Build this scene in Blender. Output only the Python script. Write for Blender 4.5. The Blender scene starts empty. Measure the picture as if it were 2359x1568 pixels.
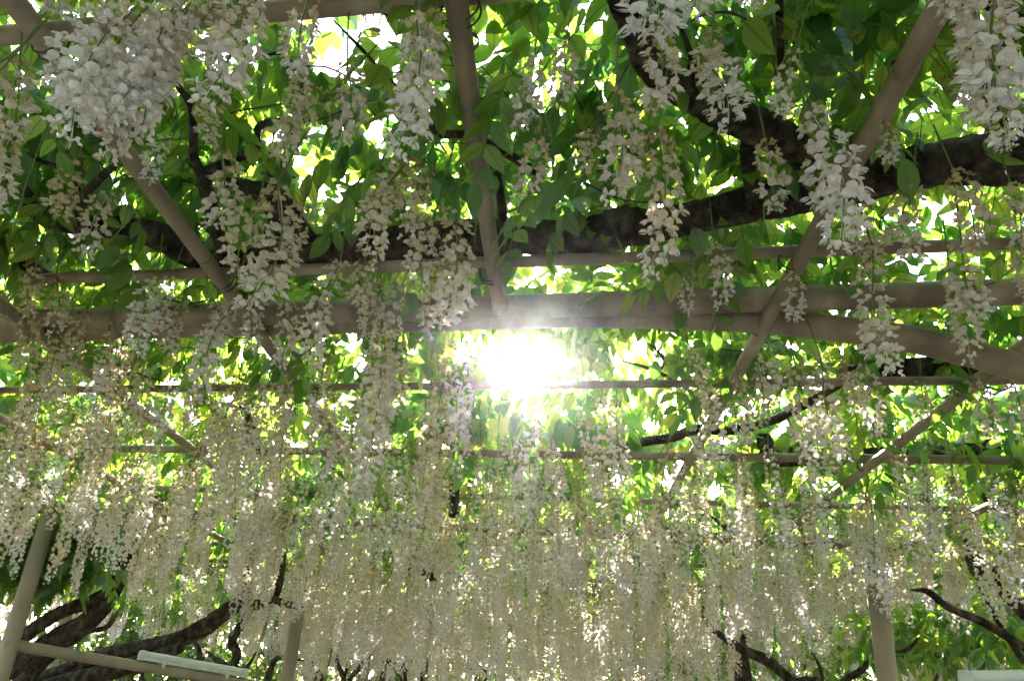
import bpy, math, random
import numpy as np
from mathutils import Matrix, Vector
random.seed(7); rng = np.random.default_rng(7)
sc = bpy.context.scene
EYE = 1.5                                   # camera height above the ground

# ---------------------------------------------------------------- camera
CX, CY, F = 1179.5, 784.0, 1830.0           # the survey grid of the photograph (2359 x 1568)
def nrm(v):
    v = np.array(v, float); return v/np.linalg.norm(v)
Yc = nrm((1255-CX, -(1650-CY), -F)); V2 = nrm((2255-CX, -(1720-CY), -F))
Zc = nrm(np.cross(V2, Yc)); Zc *= np.sign(Zc[1]); Xc = np.cross(Yc, Zc)
RM = np.array([Xc, Yc, Zc])
cam_d = bpy.data.cameras.new('camera'); cam = bpy.data.objects.new('camera', cam_d)
sc.collection.objects.link(cam); sc.camera = cam
cam_d.sensor_width = 36; cam_d.lens = 36*F/2359.0
cam_d.clip_start = 0.05; cam_d.clip_end = 3000
m4 = Matrix([list(RM[i]) + [0] for i in range(3)] + [[0, 0, 0, 1]]); m4.translation = (0, 0, EYE)
cam.matrix_world = m4

# ---------------------------------------------------------------- sky, sun, exposure
SUN = nrm(RM @ np.array([1215-CX, -(850-CY), -F]))
s_el = math.asin(SUN[2]); s_az = math.atan2(SUN[0], SUN[1])
w = bpy.data.worlds.new('World'); sc.world = w; w.use_nodes = True
nt = w.node_tree; bg = nt.nodes['Background']
sky = nt.nodes.new('ShaderNodeTexSky'); sky.sky_type = 'NISHITA'; sky.sun_disc = False
sky.sun_elevation = s_el; sky.sun_rotation = s_az
sky.dust_density = 2.5; sky.air_density = 1.0; sky.ozone_density = 1.0
nt.links.new(sky.outputs[0], bg.inputs[0]); bg.inputs[1].default_value = 0.15
sd = bpy.data.lights.new('sun', 'SUN'); sd.energy = 5.0; sd.angle = math.radians(0.53); sd.color = (1.0, 0.95, 0.86)
so = bpy.data.objects.new('sun', sd); sc.collection.objects.link(so)
so.rotation_euler = Vector(SUN).to_track_quat('Z', 'Y').to_euler(); so.location = (0, 0, 20)
vs = sc.view_settings; vs.view_transform = 'Standard'; vs.look = 'None'; vs.gamma = 1.0; vs.use_curve_mapping = False
vs.exposure = 3.0
cy = sc.cycles
cy.use_denoising = True; cy.max_bounces = 8; cy.diffuse_bounces = 5; cy.transmission_bounces = 6; cy.glossy_bounces = 2
cy.volume_bounces = 1; cy.transparent_max_bounces = 8; cy.sample_clamp_indirect = 10; cy.caustics_reflective = False; cy.caustics_refractive = False

# ---------------------------------------------------------------- from the picture grid to the place
def ray(px, py): return RM @ np.array([px-CX, -(py-CY), -F])
def onz(px, py, z):                          # z above the eye
    r = ray(px, py); p = r*(z/r[2]); return np.array([p[0], p[1], p[2]+EYE])
def ony(px, py, y):
    r = ray(px, py); p = r*(y/r[1]); return np.array([p[0], p[1], p[2]+EYE])
def proj(P):
    c = (np.asarray(P, float)-np.array([0, 0, EYE])) @ RM
    d = np.minimum(c[..., 2], -1e-3)
    return CX-F*c[..., 0]/d, CY+F*c[..., 1]/d, -c[..., 2]
def pxr(P, px):                              # radius in metres that shows as px wide at P
    return 0.5*px/F*proj(P)[2]

# ---------------------------------------------------------------- object helpers
COL = sc.collection
def tag(o, label=None, cat=None, kind=None, group=None):
    if label: o['label'] = label
    if cat: o['category'] = cat
    if kind: o['kind'] = kind
    if group: o['group'] = group
    return o
def empty(name, loc, label, cat):
    o = bpy.data.objects.new(name, None); COL.objects.link(o); o.location = loc; o.empty_display_size = .1
    return tag(o, label, cat)
def put(name, me, mat, parent=None):
    if mat is not None and not me.materials: me.materials.append(mat)
    o = bpy.data.objects.new(name, me); COL.objects.link(o)
    if parent is not None:
        o.parent = parent
        o.matrix_parent_inverse = Matrix.Translation(-wloc(parent))
    return o
def wloc(o):
    v = Vector(o.location)
    return v
def npmesh(name, V, T, smooth=True, attr=None):
    me = bpy.data.meshes.new(name)
    V = np.asarray(V, np.float32); T = np.asarray(T, np.int32); k = T.shape[1]
    me.vertices.add(len(V)); me.vertices.foreach_set('co', V.ravel())
    me.loops.add(T.size); me.loops.foreach_set('vertex_index', T.ravel())
    me.polygons.add(len(T)); me.polygons.foreach_set('loop_start', np.arange(0, T.size, k, dtype=np.int32))
    me.update(calc_edges=True)
    me.polygons.foreach_set('use_smooth', np.full(len(T), smooth))
    if attr:
        for an, av in attr.items():
            a = me.attributes.new(an, 'FLOAT', 'POINT'); a.data.foreach_set('value', np.asarray(av, np.float32))
    return me
class Acc:                                   # gathers many small pieces into one mesh
    def __init__(s): s.V = []; s.T = []; s.A = []; s.B = []; s.n = 0
    def add(s, V, T, A=None, B=None):
        s.B.append(np.tile([[0., 9.]], (len(V), 1)) if B is None else B)
        s.V.append(V); s.T.append(T+s.n); s.n += len(V)
        s.A.append(np.zeros(len(V)) if A is None else A)
    def mesh(s, name, smooth=True, leaf=False):
        B = np.concatenate(s.B)
        return npmesh(name, np.concatenate(s.V), np.concatenate(s.T), smooth, {'lu': B[:, 0], 'lv': B[:, 1]} if leaf else {'age': np.concatenate(s.A)})
def instances(V, T, M, O, A=None, off=None):  # M: n x 3 x 3 (rows = axes), O: n x 3
    n = len(M); k = len(V)
    W = np.einsum('vk,nkj->nvj', V, M)+O[:, None, :]
    TT = (T[None]+(np.arange(n)*k)[:, None, None]).reshape(-1, 3)
    AA = None if A is None else np.clip(A[None, :]+(0 if off is None else off[:, None]), 0, 1).ravel()
    return W.reshape(-1, 3), TT, AA
def rots(n, tilt, up=None, az=None):         # random frames: turned about z, tipped by up to tilt
    a = rng.uniform(0, 2*np.pi, n) if az is None else az
    b = rng.normal(0, tilt, n); c = rng.normal(0, tilt, n)
    ca, sa = np.cos(a), np.sin(a); o = np.zeros(n); l = np.ones(n)
    Z = np.stack([ca, sa, o, -sa, ca, o, o, o, l], 1).reshape(n, 3, 3)
    cb, sb = np.cos(b), np.sin(b); Yr = np.stack([cb, o, sb, o, l, o, -sb, o, cb], 1).reshape(n, 3, 3)
    cc, s2 = np.cos(c), np.sin(c); Xr = np.stack([l, o, o, o, cc, s2, o, -s2, cc], 1).reshape(n, 3, 3)
    return Xr @ Yr @ Z
def smooth_path(P, R, sub=5):
    P = [np.array(p, float) for p in P]; n = len(P)
    if n < 3: sub = max(sub, 8)
    out = []; rr = []
    for i in range(n-1):
        p0 = P[max(i-1, 0)]; p1 = P[i]; p2 = P[i+1]; p3 = P[min(i+2, n-1)]
        for j in range(sub):
            t = j/sub
            out.append(.5*((2*p1)+(p2-p0)*t+(2*p0-5*p1+4*p2-p3)*t*t+(-p0+3*p1-3*p2+p3)*t**3)); rr.append(R[i]*(1-t)+R[i+1]*t)
    out.append(P[-1]); rr.append(R[-1]); return np.array(out), np.array(rr)
def tube(P, R, seg=12, rough=0.0, sub=5, cap=True, twist=0.0, lob=0.0):
    Q, rr = smooth_path(P, R, sub); n = len(Q)
    Tn = np.gradient(Q, axis=0); Tn /= np.linalg.norm(Tn, axis=1)[:, None]
    ref = np.array([0, 0, 1.]) if abs(Tn[0][2]) < .9 else np.array([1., 0, 0])
    V = []; u = np.cross(Tn[0], ref); u /= np.linalg.norm(u); ph = rng.uniform(0, 6)
    s = 0
    for i in range(n):
        u = u-Tn[i]*np.dot(u, Tn[i]); u /= np.linalg.norm(u); v = np.cross(Tn[i], u)
        if i: s += np.linalg.norm(Q[i]-Q[i-1])
        for k in range(seg):
            a = 2*np.pi*k/seg
            r = rr[i]
            if rough:
                r *= 1+lob*math.sin(3*a+ph+twist*s)+lob*.55*math.sin(7*a-ph+twist*.8*s)*(1 if seg > 10 else 0)+rough*(math.sin(5*a+9*s+ph)*.35+math.sin(2*a-14*s+2*ph)*.35+rng.normal(0, .35))
            V.append(Q[i]+r*(math.cos(a)*u+math.sin(a)*v))
    T = []
    for i in range(n-1):
        for k in range(seg):
            a = i*seg+k; b = i*seg+(k+1) % seg; T += [(a, b, b+seg), (a, b+seg, a+seg)]
    if cap:
        for e, base in ((0, 0), (n-1, (n-1)*seg)):
            c = len(V); V.append(Q[e]+(Tn[e] if e else -Tn[e])*rr[e]*.25)
            for k in range(seg):
                a = base+k; b = base+(k+1) % seg; T.append((c, b, a) if e == 0 else (c, a, b))
    return np.array(V), np.array(T)
def box(c, ax, h):                           # box: centre, three axes, half sizes
    V = []; 
    for sx in (-1, 1):
        for sy in (-1, 1):
            for sz in (-1, 1): V.append(np.array(c)+sx*h[0]*ax[0]+sy*h[1]*ax[1]+sz*h[2]*ax[2])
    T = [(0, 1, 3), (0, 3, 2), (4, 6, 7), (4, 7, 5), (0, 4, 5), (0, 5, 1), (2, 3, 7), (2, 7, 6), (0, 2, 6), (0, 6, 4), (1, 5, 7), (1, 7, 3)]
    return np.array(V), np.array(T)

# ---------------------------------------------------------------- materials
def newmat(name):
    m = bpy.data.materials.new(name); m.use_nodes = True; n = m.node_tree.nodes; n.clear()
    out = n.new('ShaderNodeOutputMaterial'); return m, n, m.node_tree.links, out
def ramp(n, stops):
    r = n.new('ShaderNodeValToRGB'); e = r.color_ramp.elements
    e[0].position, e[0].color = stops[0][0], (*stops[0][1], 1); e[1].position, e[1].color = stops[-1][0], (*stops[-1][1], 1)
    for p, c in stops[1:-1]:
        x = e.new(p); x.color = (*c, 1)
    return r
def leaf_mat(name, cols, trans, tw=.5, vein=True):
    m, n, L, out = newmat(name)
    geo = n.new('ShaderNodeNewGeometry'); r1 = ramp(n, cols); r2 = ramp(n, trans)
    tc = n.new('ShaderNodeTexCoord'); no = n.new('ShaderNodeTexNoise'); no.inputs['Scale'].default_value = 1.6
    L.new(geo.outputs['Position'], no.inputs['Vector'])
    mx = n.new('ShaderNodeMath'); mx.operation = 'MULTIPLY_ADD'; mx.inputs[1].default_value = .6
    sb = n.new('ShaderNodeMath'); sb.operation = 'MULTIPLY_ADD'; sb.inputs[1].default_value = .9; sb.inputs[2].default_value = -.22
    L.new(no.outputs[0], sb.inputs[0]); L.new(geo.outputs['Random Per Island'], mx.inputs[0]); L.new(sb.outputs[0], mx.inputs[2])
    L.new(mx.outputs[0], r1.inputs[0]); L.new(mx.outputs[0], r2.inputs[0])
    d = n.new('ShaderNodeBsdfDiffuse'); t = n.new('ShaderNodeBsdfTranslucent'); g = n.new('ShaderNodeBsdfGlossy')
    g.inputs['Roughness'].default_value = .38; g.inputs['Color'].default_value = (.9, .95, 1, 1)
    n2 = n.new('ShaderNodeTexNoise'); n2.inputs['Scale'].default_value = 160; L.new(geo.outputs['Position'], n2.inputs['Vector'])
    bp = n.new('ShaderNodeBump'); bp.inputs['Strength'].default_value = .35; bp.inputs['Distance'].default_value = .002
    L.new(n2.outputs[0], bp.inputs['Height'])
    for x in (d, g): L.new(bp.outputs[0], x.inputs['Normal'])
    def at(nm):
        q = n.new('ShaderNodeAttribute'); q.attribute_name = nm; return q.outputs['Fac']
    def mt(op, a_, b_=None, cl=False):
        q = n.new('ShaderNodeMath'); q.operation = op; q.use_clamp = cl
        for k_, v_ in enumerate((a_, b_)):
            if v_ is None: continue
            if isinstance(v_, (int, float)): q.inputs[k_].default_value = v_
            else: L.new(v_, q.inputs[k_])
        return q.outputs[0]
    av = mt('ABSOLUTE', at('lv')); mid = mt('SUBTRACT', 1.0, mt('DIVIDE', av, .13), True)
    fr_ = mt('FRACT', mt('SUBTRACT', mt('MULTIPLY', at('lu'), 8.0), mt('MULTIPLY', av, 1.7)))
    sd_ = mt('MULTIPLY', mt('LESS_THAN', fr_, .14), .45); vn = mt('MULTIPLY', mt('MAXIMUM', mid, sd_), mt('LESS_THAN', av, 2.0))
    def mixc(c, col, f):
        q = n.new('ShaderNodeMix'); q.data_type = 'RGBA'; L.new(f, q.inputs[0]); L.new(c, q.inputs[6]); q.inputs[7].default_value = (*col, 1); return q.outputs[2]
    L.new(mixc(r1.outputs[0], (.14, .20, .06), vn), d.inputs[0]); L.new(mixc(r2.outputs[0], (.10, .22, .02), vn), t.inputs[0])
    a = n.new('ShaderNodeMixShader'); a.inputs[0].default_value = tw; L.new(d.outputs[0], a.inputs[1]); L.new(t.outputs[0], a.inputs[2])
    b = n.new('ShaderNodeMixShader'); b.inputs[0].default_value = .045; L.new(a.outputs[0], b.inputs[1]); L.new(g.outputs[0], b.inputs[2])
    L.new(b.outputs[0], out.inputs[0]); return m
M_LEAF = leaf_mat('wisteria_leaf', [(0, (.022, .085, .016)), (.5, (.045, .13, .018)), (1, (.09, .17, .02))],
                  [(0, (.06, .22, .025)), (.42, (.18, .38, .035)), (.72, (.42, .56, .05)), (1, (.72, .74, .13))], .6)
M_TREE = leaf_mat('tree_leaf', [(0, (.03, .08, .015)), (.5, (.06, .12, .02)), (1, (.11, .15, .025))],
                  [(0, (.05, .12, .015)), (.5, (.12, .21, .02)), (1, (.30, .34, .06))], .55)
def petal_mat():
    m, n, L, out = newmat('wisteria_petal')
    at = n.new('ShaderNodeAttribute'); at.attribute_name = 'age'; geo = n.new('ShaderNodeNewGeometry'); oi = n.new('ShaderNodeObjectInfo')
    a = n.new('ShaderNodeMath'); a.operation = 'MULTIPLY_ADD'; a.inputs[1].default_value = .26
    L.new(geo.outputs['Random Per Island'], a.inputs[0]); L.new(at.outputs['Fac'], a.inputs[2])
    sp = n.new('ShaderNodeSeparateColor'); L.new(oi.outputs['Color'], sp.inputs[0])
    b = n.new('ShaderNodeMath'); b.operation = 'ADD'; L.new(a.outputs[0], b.inputs[0]); L.new(sp.outputs[0], b.inputs[1])
    c0 = n.new('ShaderNodeMath'); c0.operation = 'SUBTRACT'; c0.inputs[1].default_value = 1.1; L.new(b.outputs[0], c0.inputs[0]); c0.use_clamp = True
    r = ramp(n, [(0, (.84, .82, .87)), (.3, (.80, .74, .70)), (.55, (.75, .67, .51)), (.8, (.62, .51, .32)), (1, (.30, .19, .09))])
    L.new(c0.outputs[0], r.inputs[0])
    no = n.new('ShaderNodeTexNoise'); no.inputs['Scale'].default_value = 90; L.new(geo.outputs['Position'], no.inputs['Vector'])
    r3 = ramp(n, [(.35, (.80, .72, .62)), (.62, (1, 1, 1))]); L.new(no.outputs[0], r3.inputs[0])
    mu = n.new('ShaderNodeMix'); mu.data_type = 'RGBA'; mu.blend_type = 'MULTIPLY'; mu.inputs[0].default_value = .8
    L.new(r.outputs[0], mu.inputs[6]); L.new(r3.outputs[0], mu.inputs[7])
    d = n.new('ShaderNodeBsdfDiffuse'); t = n.new('ShaderNodeBsdfTranslucent')
    L.new(mu.outputs[2], d.inputs[0]); L.new(mu.outputs[2], t.inputs[0])
    x = n.new('ShaderNodeMixShader'); x.inputs[0].default_value = .33; L.new(d.outputs[0], x.inputs[1]); L.new(t.outputs[0], x.inputs[2])
    L.new(x.outputs[0], out.inputs[0]); return m
M_PETAL = petal_mat()
def solid(name, c1, c2, scale, rough=.6, bump=.3, bd=.004, stretch=(1, 1, 1), c3=None, spec=.4, detail=6):
    m, n, L, out = newmat(name)
    p = n.new('ShaderNodeBsdfPrincipled'); tc = n.new('ShaderNodeTexCoord'); mp = n.new('ShaderNodeMapping'); mp.inputs['Scale'].default_value = stretch
    L.new(tc.outputs['Object'], mp.inputs[0])
    no = n.new('ShaderNodeTexNoise'); no.inputs['Scale'].default_value = scale; no.inputs['Detail'].default_value = detail; L.new(mp.outputs[0], no.inputs['Vector'])
    st = [(.38, c1), (.58, c2)]
    if c3: st.append((.68, c3))
    r = ramp(n, st); L.new(no.outputs[0], r.inputs[0]); L.new(r.outputs[0], p.inputs['Base Color'])
    n2 = n.new('ShaderNodeTexNoise'); n2.inputs['Scale'].default_value = scale*5; n2.inputs['Detail'].default_value = 8; L.new(mp.outputs[0], n2.inputs['Vector'])
    ad = n.new('ShaderNodeMath'); ad.operation = 'MULTIPLY_ADD'; ad.inputs[1].default_value = .4; L.new(n2.outputs[0], ad.inputs[0]); L.new(no.outputs[0], ad.inputs[2])
    b = n.new('ShaderNodeBump'); b.inputs['Strength'].default_value = bump; b.inputs['Distance'].default_value = bd
    L.new(ad.outputs[0], b.inputs['Height']); L.new(b.outputs[0], p.inputs['Normal'])
    p.inputs['Roughness'].default_value = rough; p.inputs['Specular IOR Level'].default_value = spec
    L.new(p.outputs[0], out.inputs[0]); return m
M_POLE = solid('weathered_tan_pole', (.17, .115, .075), (.30, .215, .145), 9, .5, .35, .003, (1, .5, 1), (.38, .29, .205), .5, 11)
M_POST = solid('tan_post', (.23, .18, .13), (.31, .25, .185), 5, .6, .12, .002, (1, 1, .4))
M_JOINT = solid('pole_joint', (.10, .07, .05), (.20, .15, .11), 30, .7)
M_WIRE = solid('dark_wire', (.02, .015, .012), (.05, .04, .03), 40, .6)
M_BARK = solid('wisteria_bark', (.020, .014, .010), (.085, .062, .045), 22, .9, 1.0, .04, (1, 1, .55), (.15, .115, .085), .2, 12)
M_CUT = solid('cut_wood', (.30, .17, .07), (.46, .30, .14), 30, .8, .3)
M_TWIG = solid('twig', (.035, .022, .016), (.07, .05, .03), 30, .8)
M_STALK = solid('green_stalk', (.10, .16, .04), (.18, .22, .07), 40, .6)
M_PLAST = solid('white_plastic', (.44, .46, .43), (.56, .58, .55), 12, .35, .05)
M_GRAV = solid('pale_gravel', (.30, .27, .22), (.46, .42, .35), 60, .9, .6, .01)
M_SOIL = solid('soil', (.10, .08, .05), (.20, .17, .11), 8, .95, .6, .02)
def tubemat():
    m, n, L, out = newmat('tube_glass'); p = n.new('ShaderNodeBsdfPrincipled')
    p.inputs['Base Color'].default_value = (.80, .84, .82, 1); p.inputs['Roughness'].default_value = .12
    p.inputs['Transmission Weight'].default_value = .25; p.inputs['IOR'].default_value = 1.3; L.new(p.outputs[0], out.inputs[0]); return m
M_TUBE = tubemat()

# ---------------------------------------------------------------- ground
def plate(name, x0, x1, y0, y1, z, mat, kind='structure', nx=40, ny=40, amp=.0):
    xs = np.linspace(x0, x1, nx); ys = np.linspace(y0, y1, ny); X, Y = np.meshgrid(xs, ys)
    Z = np.full_like(X, z)+amp*np.sin(X*.3)*np.cos(Y*.27)
    V = np.stack([X.ravel(), Y.ravel(), Z.ravel()], 1); T = []
    for j in range(ny-1):
        for i in range(nx-1):
            a = j*nx+i; T += [(a, a+1, a+nx+1), (a, a+nx+1, a+nx)]
    o = put(name, npmesh(name, V, T), mat); tag(o, kind=kind); return o
plate('ground', -600, 600, -600, 600, 0, M_SOIL)
plate('path', -2.9, 1.6, -25, 45, .004, M_GRAV)

# ---------------------------------------------------------------- pergola
H = 1.15
perg = empty('pergola', (-.5, 5, 0), 'wide tan pole pergola overhead carrying the white wisteria, with round posts and a bowed beam', 'pergola')
def line3(a, b, e0=0., e1=0.):
    a = np.array(a); b = np.array(b); d = b-a; return a-d*e0, b+d*e1
def pole(name, a, b, r, mat=None, joints=(), parent=None, sag=0.006):
    mid = (a+b)/2+np.array([rng.normal(0, sag), rng.normal(0, sag), -sag])
    V, T = tube([a, mid, b], [r, r*.985, r*.97], 20, sub=10)
    o = put(name, npmesh(name, V, T), mat or M_POLE, parent or perg)
    d = nrm(b-a)
    for t in joints:
        c = a+(b-a)*t
        W, U = tube([c-d*.006, c-d*.002, c+d*.002, c+d*.006], [r*1.0, r*1.09, r*1.09, r*1.0], 20, sub=2, cap=False)
        put('joint', npmesh('joint', W, U), M_JOINT, o)
    return o
def joint_ts(a, b, step, ph):
    L = np.linalg.norm(b-a); return [t/L for t in np.arange(ph, L, step)]
rafters = []
for x, y0, y1, ph, xe in ((-3.53, -.5, 9.5, .7, 0), (-2.71, -.4, 9.2, .35, 0), (-1.90, -.6, 9.5, .9, 0), (-1.05, 1.03, 9.4, .93, 0), (-.21, -.6, 2.22, 1.72, 0),
                       (.62, -.8, 9.6, .85, 0), (1.45, -.6, 9.2, .45, 0), (2.27, -.5, 9.4, .6, 0), (3.1, -.5, 9.4, .6, 0)):
    a = np.array([x, y0, H+EYE]); b = np.array([x+.015, y1, H+EYE])
    rafters.append((x, pole('rafter', a, b, .0225, joints=[t for t in joint_ts(a, b, 1.12, ph)])))
HB = H+.047
def bar(name, p, q, e0, e1, r, z=HB, **k):
    a, b = line3(onz(*p, z), onz(*q, z), e0, e1); return a, b, pole(name, a, b, r, **k)
bars = [bar('crossbar', (0, 87), (780, 18), 1.6, 2.2, .0205),
        bar('crossbar', (70, 643), (2359, 558), -.0, .7, .0175),
        bar('crossbar', (0, 897), (2232, 874), .4, .6, .0165),
        bar('crossbar', (0, 1027), (2359, 1058), .3, .4, .021),
        bar('crossbar', (300, 1121), (2214, 1170), .4, .4, .018),
        bar('crossbar', (524, 1252), (2142, 1324), .4, .4, .018),
        bar('crossbar', (1080, 1320), (1943, 1363), .9, .8, .018)]
for yy in (8.1,):
    pole('crossbar', np.array([-5, yy+.3, HB+EYE]), np.array([5, yy-.3, HB+EYE]), .018)
HM = H+.022+.042
bm = bar('main_beam', (0, 739), (2359, 668), .02, .7, .041, HM)
bm2 = bar('main_beam', (253, 1176), (1979, 1251), .5, .5, .040, HM)
bm3 = pole('main_beam', np.array([-5.6, 8.9, HM+EYE]), np.array([5.5, 8.7, HM+EYE]), .042)
bm4 = pole('main_beam', np.array([-5.6, 12.1, HM+EYE]), np.array([5.5, 12.0, HM+EYE]), .042)
# the bowed pole that follows the near beam and drops away to the right
def beam_y(px, py): return onz(px, py, HM)[1]
cp = []
A0, B0 = bm[0], bm[1]
for px, py in ((-10, 766), (240, 759), (470, 751), (900, 739), (1296, 727), (1500, 729), (1683, 735), (1850, 748), (2051, 773), (2200, 805), (2359, 851), (2560, 925), (2800, 1040)):
    ap = px/2359.
    yb = (onz(0, 739, HM)*(1-ap)+onz(2359, 668, HM)*ap)[1]+.045
    cp.append(ony(px, py, yb))
V, T = tube(cp, [.041]*len(cp), 20, sub=6); cb = put('bowed_beam', npmesh('bowed_beam', V, T), M_POLE, perg)
tag(cb, 'bowed tan beam curving down to the right below the straight main beam')
# posts
def post(px, py, yy, r, ztop=H-.01, x=None):
    p = ony(px, py, yy) if x is None else np.array([x, yy, 0])
    a = np.array([p[0], p[1], 0]); b = np.array([p[0], p[1], ztop+EYE])
    o = pole('post', a, b, r, M_POST, sag=.002)
    W, U = tube([b+np.array([0, 0, -.01]), b+np.array([0, 0, .02]), b+np.array([0, 0, .03])], [r*.9, r*.9, r*.8], 16, sub=2)
    put('post_cap', npmesh('post_cap', W, U), M_JOINT, o)
    return p
P1 = post(116, 1180, 5.82, .06); P2 = post(2024, 1400, 5.30, .062)
P3 = post(672, 1500, 8.0, .063); P4 = post(118, 1540, 9.0, .06); P5 = post(843, 1530, 12.0, .065); P7 = post(1603, 1508, 12.0, .065)
post(0, 0, 2.1, .06, x=-5.6); post(0, 0, 1.6, .06, x=5.4); post(0, 0, 5.6, .06, x=5.6); post(0, 0, 9, .06, x=4.2)
# rail with the strip lamp
ra = ony(10, 1481, 5.78); rb = ony(668, 1588, 7.95)
rail = pole('rail', ra, rb, .040, M_POST)
def wire_tie(parent, c, d, r, ang):          # a few turns of dark wire round a crossing
    d = nrm(d); u = nrm(np.cross(d, [0, 0, 1])) if abs(d[2]) < .9 else np.array([1., 0, 0]); v = np.cross(d, u)
    P = [c+d*(k*.0022)+(r+.003)*(math.cos(k*.7+ang)*u+math.sin(k*.7+ang)*v) for k in range(18)]
    V, T = tube(P, [.0022]*len(P), 5, sub=2)
    put('wire_tie', npmesh('wire_tie', V, T), M_WIRE, perg)
for x, ro in rafters[2:8]:
    for (a, b, bo) in bars[:4]:
        t = (x-a[0])/(b[0]-a[0])
        if 0 < t < 1:
            c = a+(b-a)*t
            if c[1] > (1.1 if x == -1.05 else .5): wire_tie(perg, np.array([x, c[1]-.02, H+EYE+.014]), np.array([0.1, 1, 0]), .034, rng.uniform(0, 6))

# lamps
def tube_lamp(a, b, label, r=.033):
    L = empty('tube_lamp', tuple(a), label, 'tube lamp'); d = nrm(b-a); up = nrm(np.array([0, 0, 1])-d*d[2]); sd_ = np.cross(d, up)
    ln = np.linalg.norm(b-a); ax = (d, sd_, up)
    V, T = box((a+b)/2-up*.016, ax, (ln/2, .030, .012)); put('housing', npmesh('housing', V, T, False), M_PLAST, L)
    V, T = tube([a+d*.03+up*.016, b-d*.03+up*.016], [r*.8, r*.8], 16); put('glass_tube', npmesh('glass_tube', V, T), M_TUBE, L)
    for c, s in ((a, 1), (b, -1)):
        V, T = tube([c+up*.010, c+d*s*.02+up*.010, c+d*s*.05+up*.010], [r*1.05, r*1.1, r*.95], 14, sub=3)
        put('end_cap', npmesh('end_cap', V, T), M_PLAST, L)
    for t in (.2, .8):
        c = a+(b-a)*t-up*.035
        V, T = tube([c-d*.008, c+d*.008], [.0445, .0445], 16, sub=2); put('clamp', npmesh('clamp', V, T), M_PLAST, L)
    return L
rd = rb-ra
tl = tube_lamp(ra+rd*.40+np.array([0, -.012, .068]), ra+rd*.80+np.array([0, -.012, .068]), 'white fluorescent tube lamp clamped along the rail at the lower left, below the post')
q0, q1 = ony(2212, 1568, 3.6), ony(2640, 1562, 3.35)
tube_lamp(q0, q1, 'pale greenish white tube lamp at the bottom right corner, right of the thick post', .03)
V, T = tube([q0+np.array([-.1, 0.0, -.075]), q1+np.array([.3, 0, -.075])], [.035, .035], 16)
rl = put('rail', npmesh('rail', V, T), M_POST, perg)
pq = q1+np.array([.25, 0, 0]); V, T = tube([np.array([pq[0], pq[1], 0]), np.array([pq[0], pq[1], H+EYE])], [.06, .06], 16); put('post', npmesh('post', V, T), M_POST, perg)
pq = q0+np.array([-.05, .1, 0]); V, T = tube([np.array([pq[0], pq[1], 0]), np.array([pq[0], pq[1], q0[2]-.11])], [.04, .04], 16); put('post', npmesh('post', V, T), M_POST, perg)

# ---------------------------------------------------------------- wisteria vines
def vine(loc, label): return empty('wisteria_vine', loc, label, 'wisteria')
VA = vine((-4.6, 6.6, 0), 'old wisteria with a dark twisting trunk rising behind the left post and its rail')
VB = vine((-3.6, 7.6, 0), 'second wisteria whose dark trunk leans up to the right behind the tube lamp')
VC = vine((4.2, 2.2, 0), 'thick black wisteria limb running across the near pergola from the right edge')
VD = vine((3.6, 5.6, 0), 'wisteria with dark stems slanting down at the right edge beyond the thick post')
VE = vine((.9, 9.0, 0), 'far wisteria with thin branching trunks low in the picture, left of the thick post')
VF = vine((3.2, 3.4, 0), 'wisteria limb sawn off short with a round tan cut end under the bowed beam')
VG = vine((-1.6, 10.5, 0), 'far wisteria with thin forked dark stems at the bottom centre left')
VINES = [VA, VB, VC, VD, VE, VF, VG]
HOME = {0: (-2.0, 1.6), 1: (-2.3, 4.8), 2: (.3, 1.6), 3: (2.6, 5.0), 4: (.8, 8.5), 5: (1.3, 3.2), 6: (-.6, 5.4)}
HX = np.array([HOME[i] for i in range(7)])
def limb(v, pts, z=None, y=None, name='branch', rough=.11, lob=.09, seg=22, extra=(), mat=None):
    P = []; R = []
    for i, p in enumerate(pts):
        zz = z[i] if isinstance(z, (list, tuple)) else z; yy = y[i] if isinstance(y, (list, tuple)) else y
        q = onz(p[0], p[1], zz) if zz is not None else ony(p[0], p[1], yy)
        P.append(q); R.append(pxr(q, p[2]*(.76 if yy is not None and p[2] > 24 else 1)*(.35 if i in (0, len(pts)-1) and p[2] < 13 else 1)))
    for e in extra: P.append(np.array(e[:3])); R.append(e[3])
    V, T = tube(P, R, seg, rough, 7, True, 6., lob)
    return put(name, npmesh(name, V, T), mat or M_BARK, v)
ZL = 1.27
limb(VC, [(1400, -120, 62), (1430, 0, 64), (1465, 85, 62), (1490, 145, 66), (1560, 190, 92), (1640, 238, 90), (1700, 275, 84), (1790, 312, 78), (1850, 350, 66), (1890, 430, 70)], z=ZL)
limb(VC, [(520, 425, 32), (590, 440, 42), (640, 465, 60), (675, 530, 76), (720, 575, 84), (850, 570, 80), (1000, 556, 82), (1200, 545, 80), (1340, 545, 84), (1430, 520, 92), (1500, 522, 72), (1600, 500, 72), (1700, 478, 84), (1780, 462, 88), (1860, 450, 80), (1950, 428, 96), (2080, 396, 98), (2200, 372, 104), (2359, 362, 118), (2600, 380, 128)],
     z=ZL, extra=((3.0, 1.9, 2.5, .075), (3.9, 2.1, 1.6, .09), (4.2, 2.2, 0, .12)), name='trunk')
limb(VC, [(1720, 330, 30), (1725, 400, 34), (1740, 470, 40)], z=ZL)
limb(VC, [(1795, -40, 17), (1797, 60, 17), (1800, 160, 15)], z=1.22)
limb(VC, [(1545, 45, 10), (1575, 80, 12), (1600, 150, 16), (1625, 200, 22)], z=1.25, seg=8)
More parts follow.
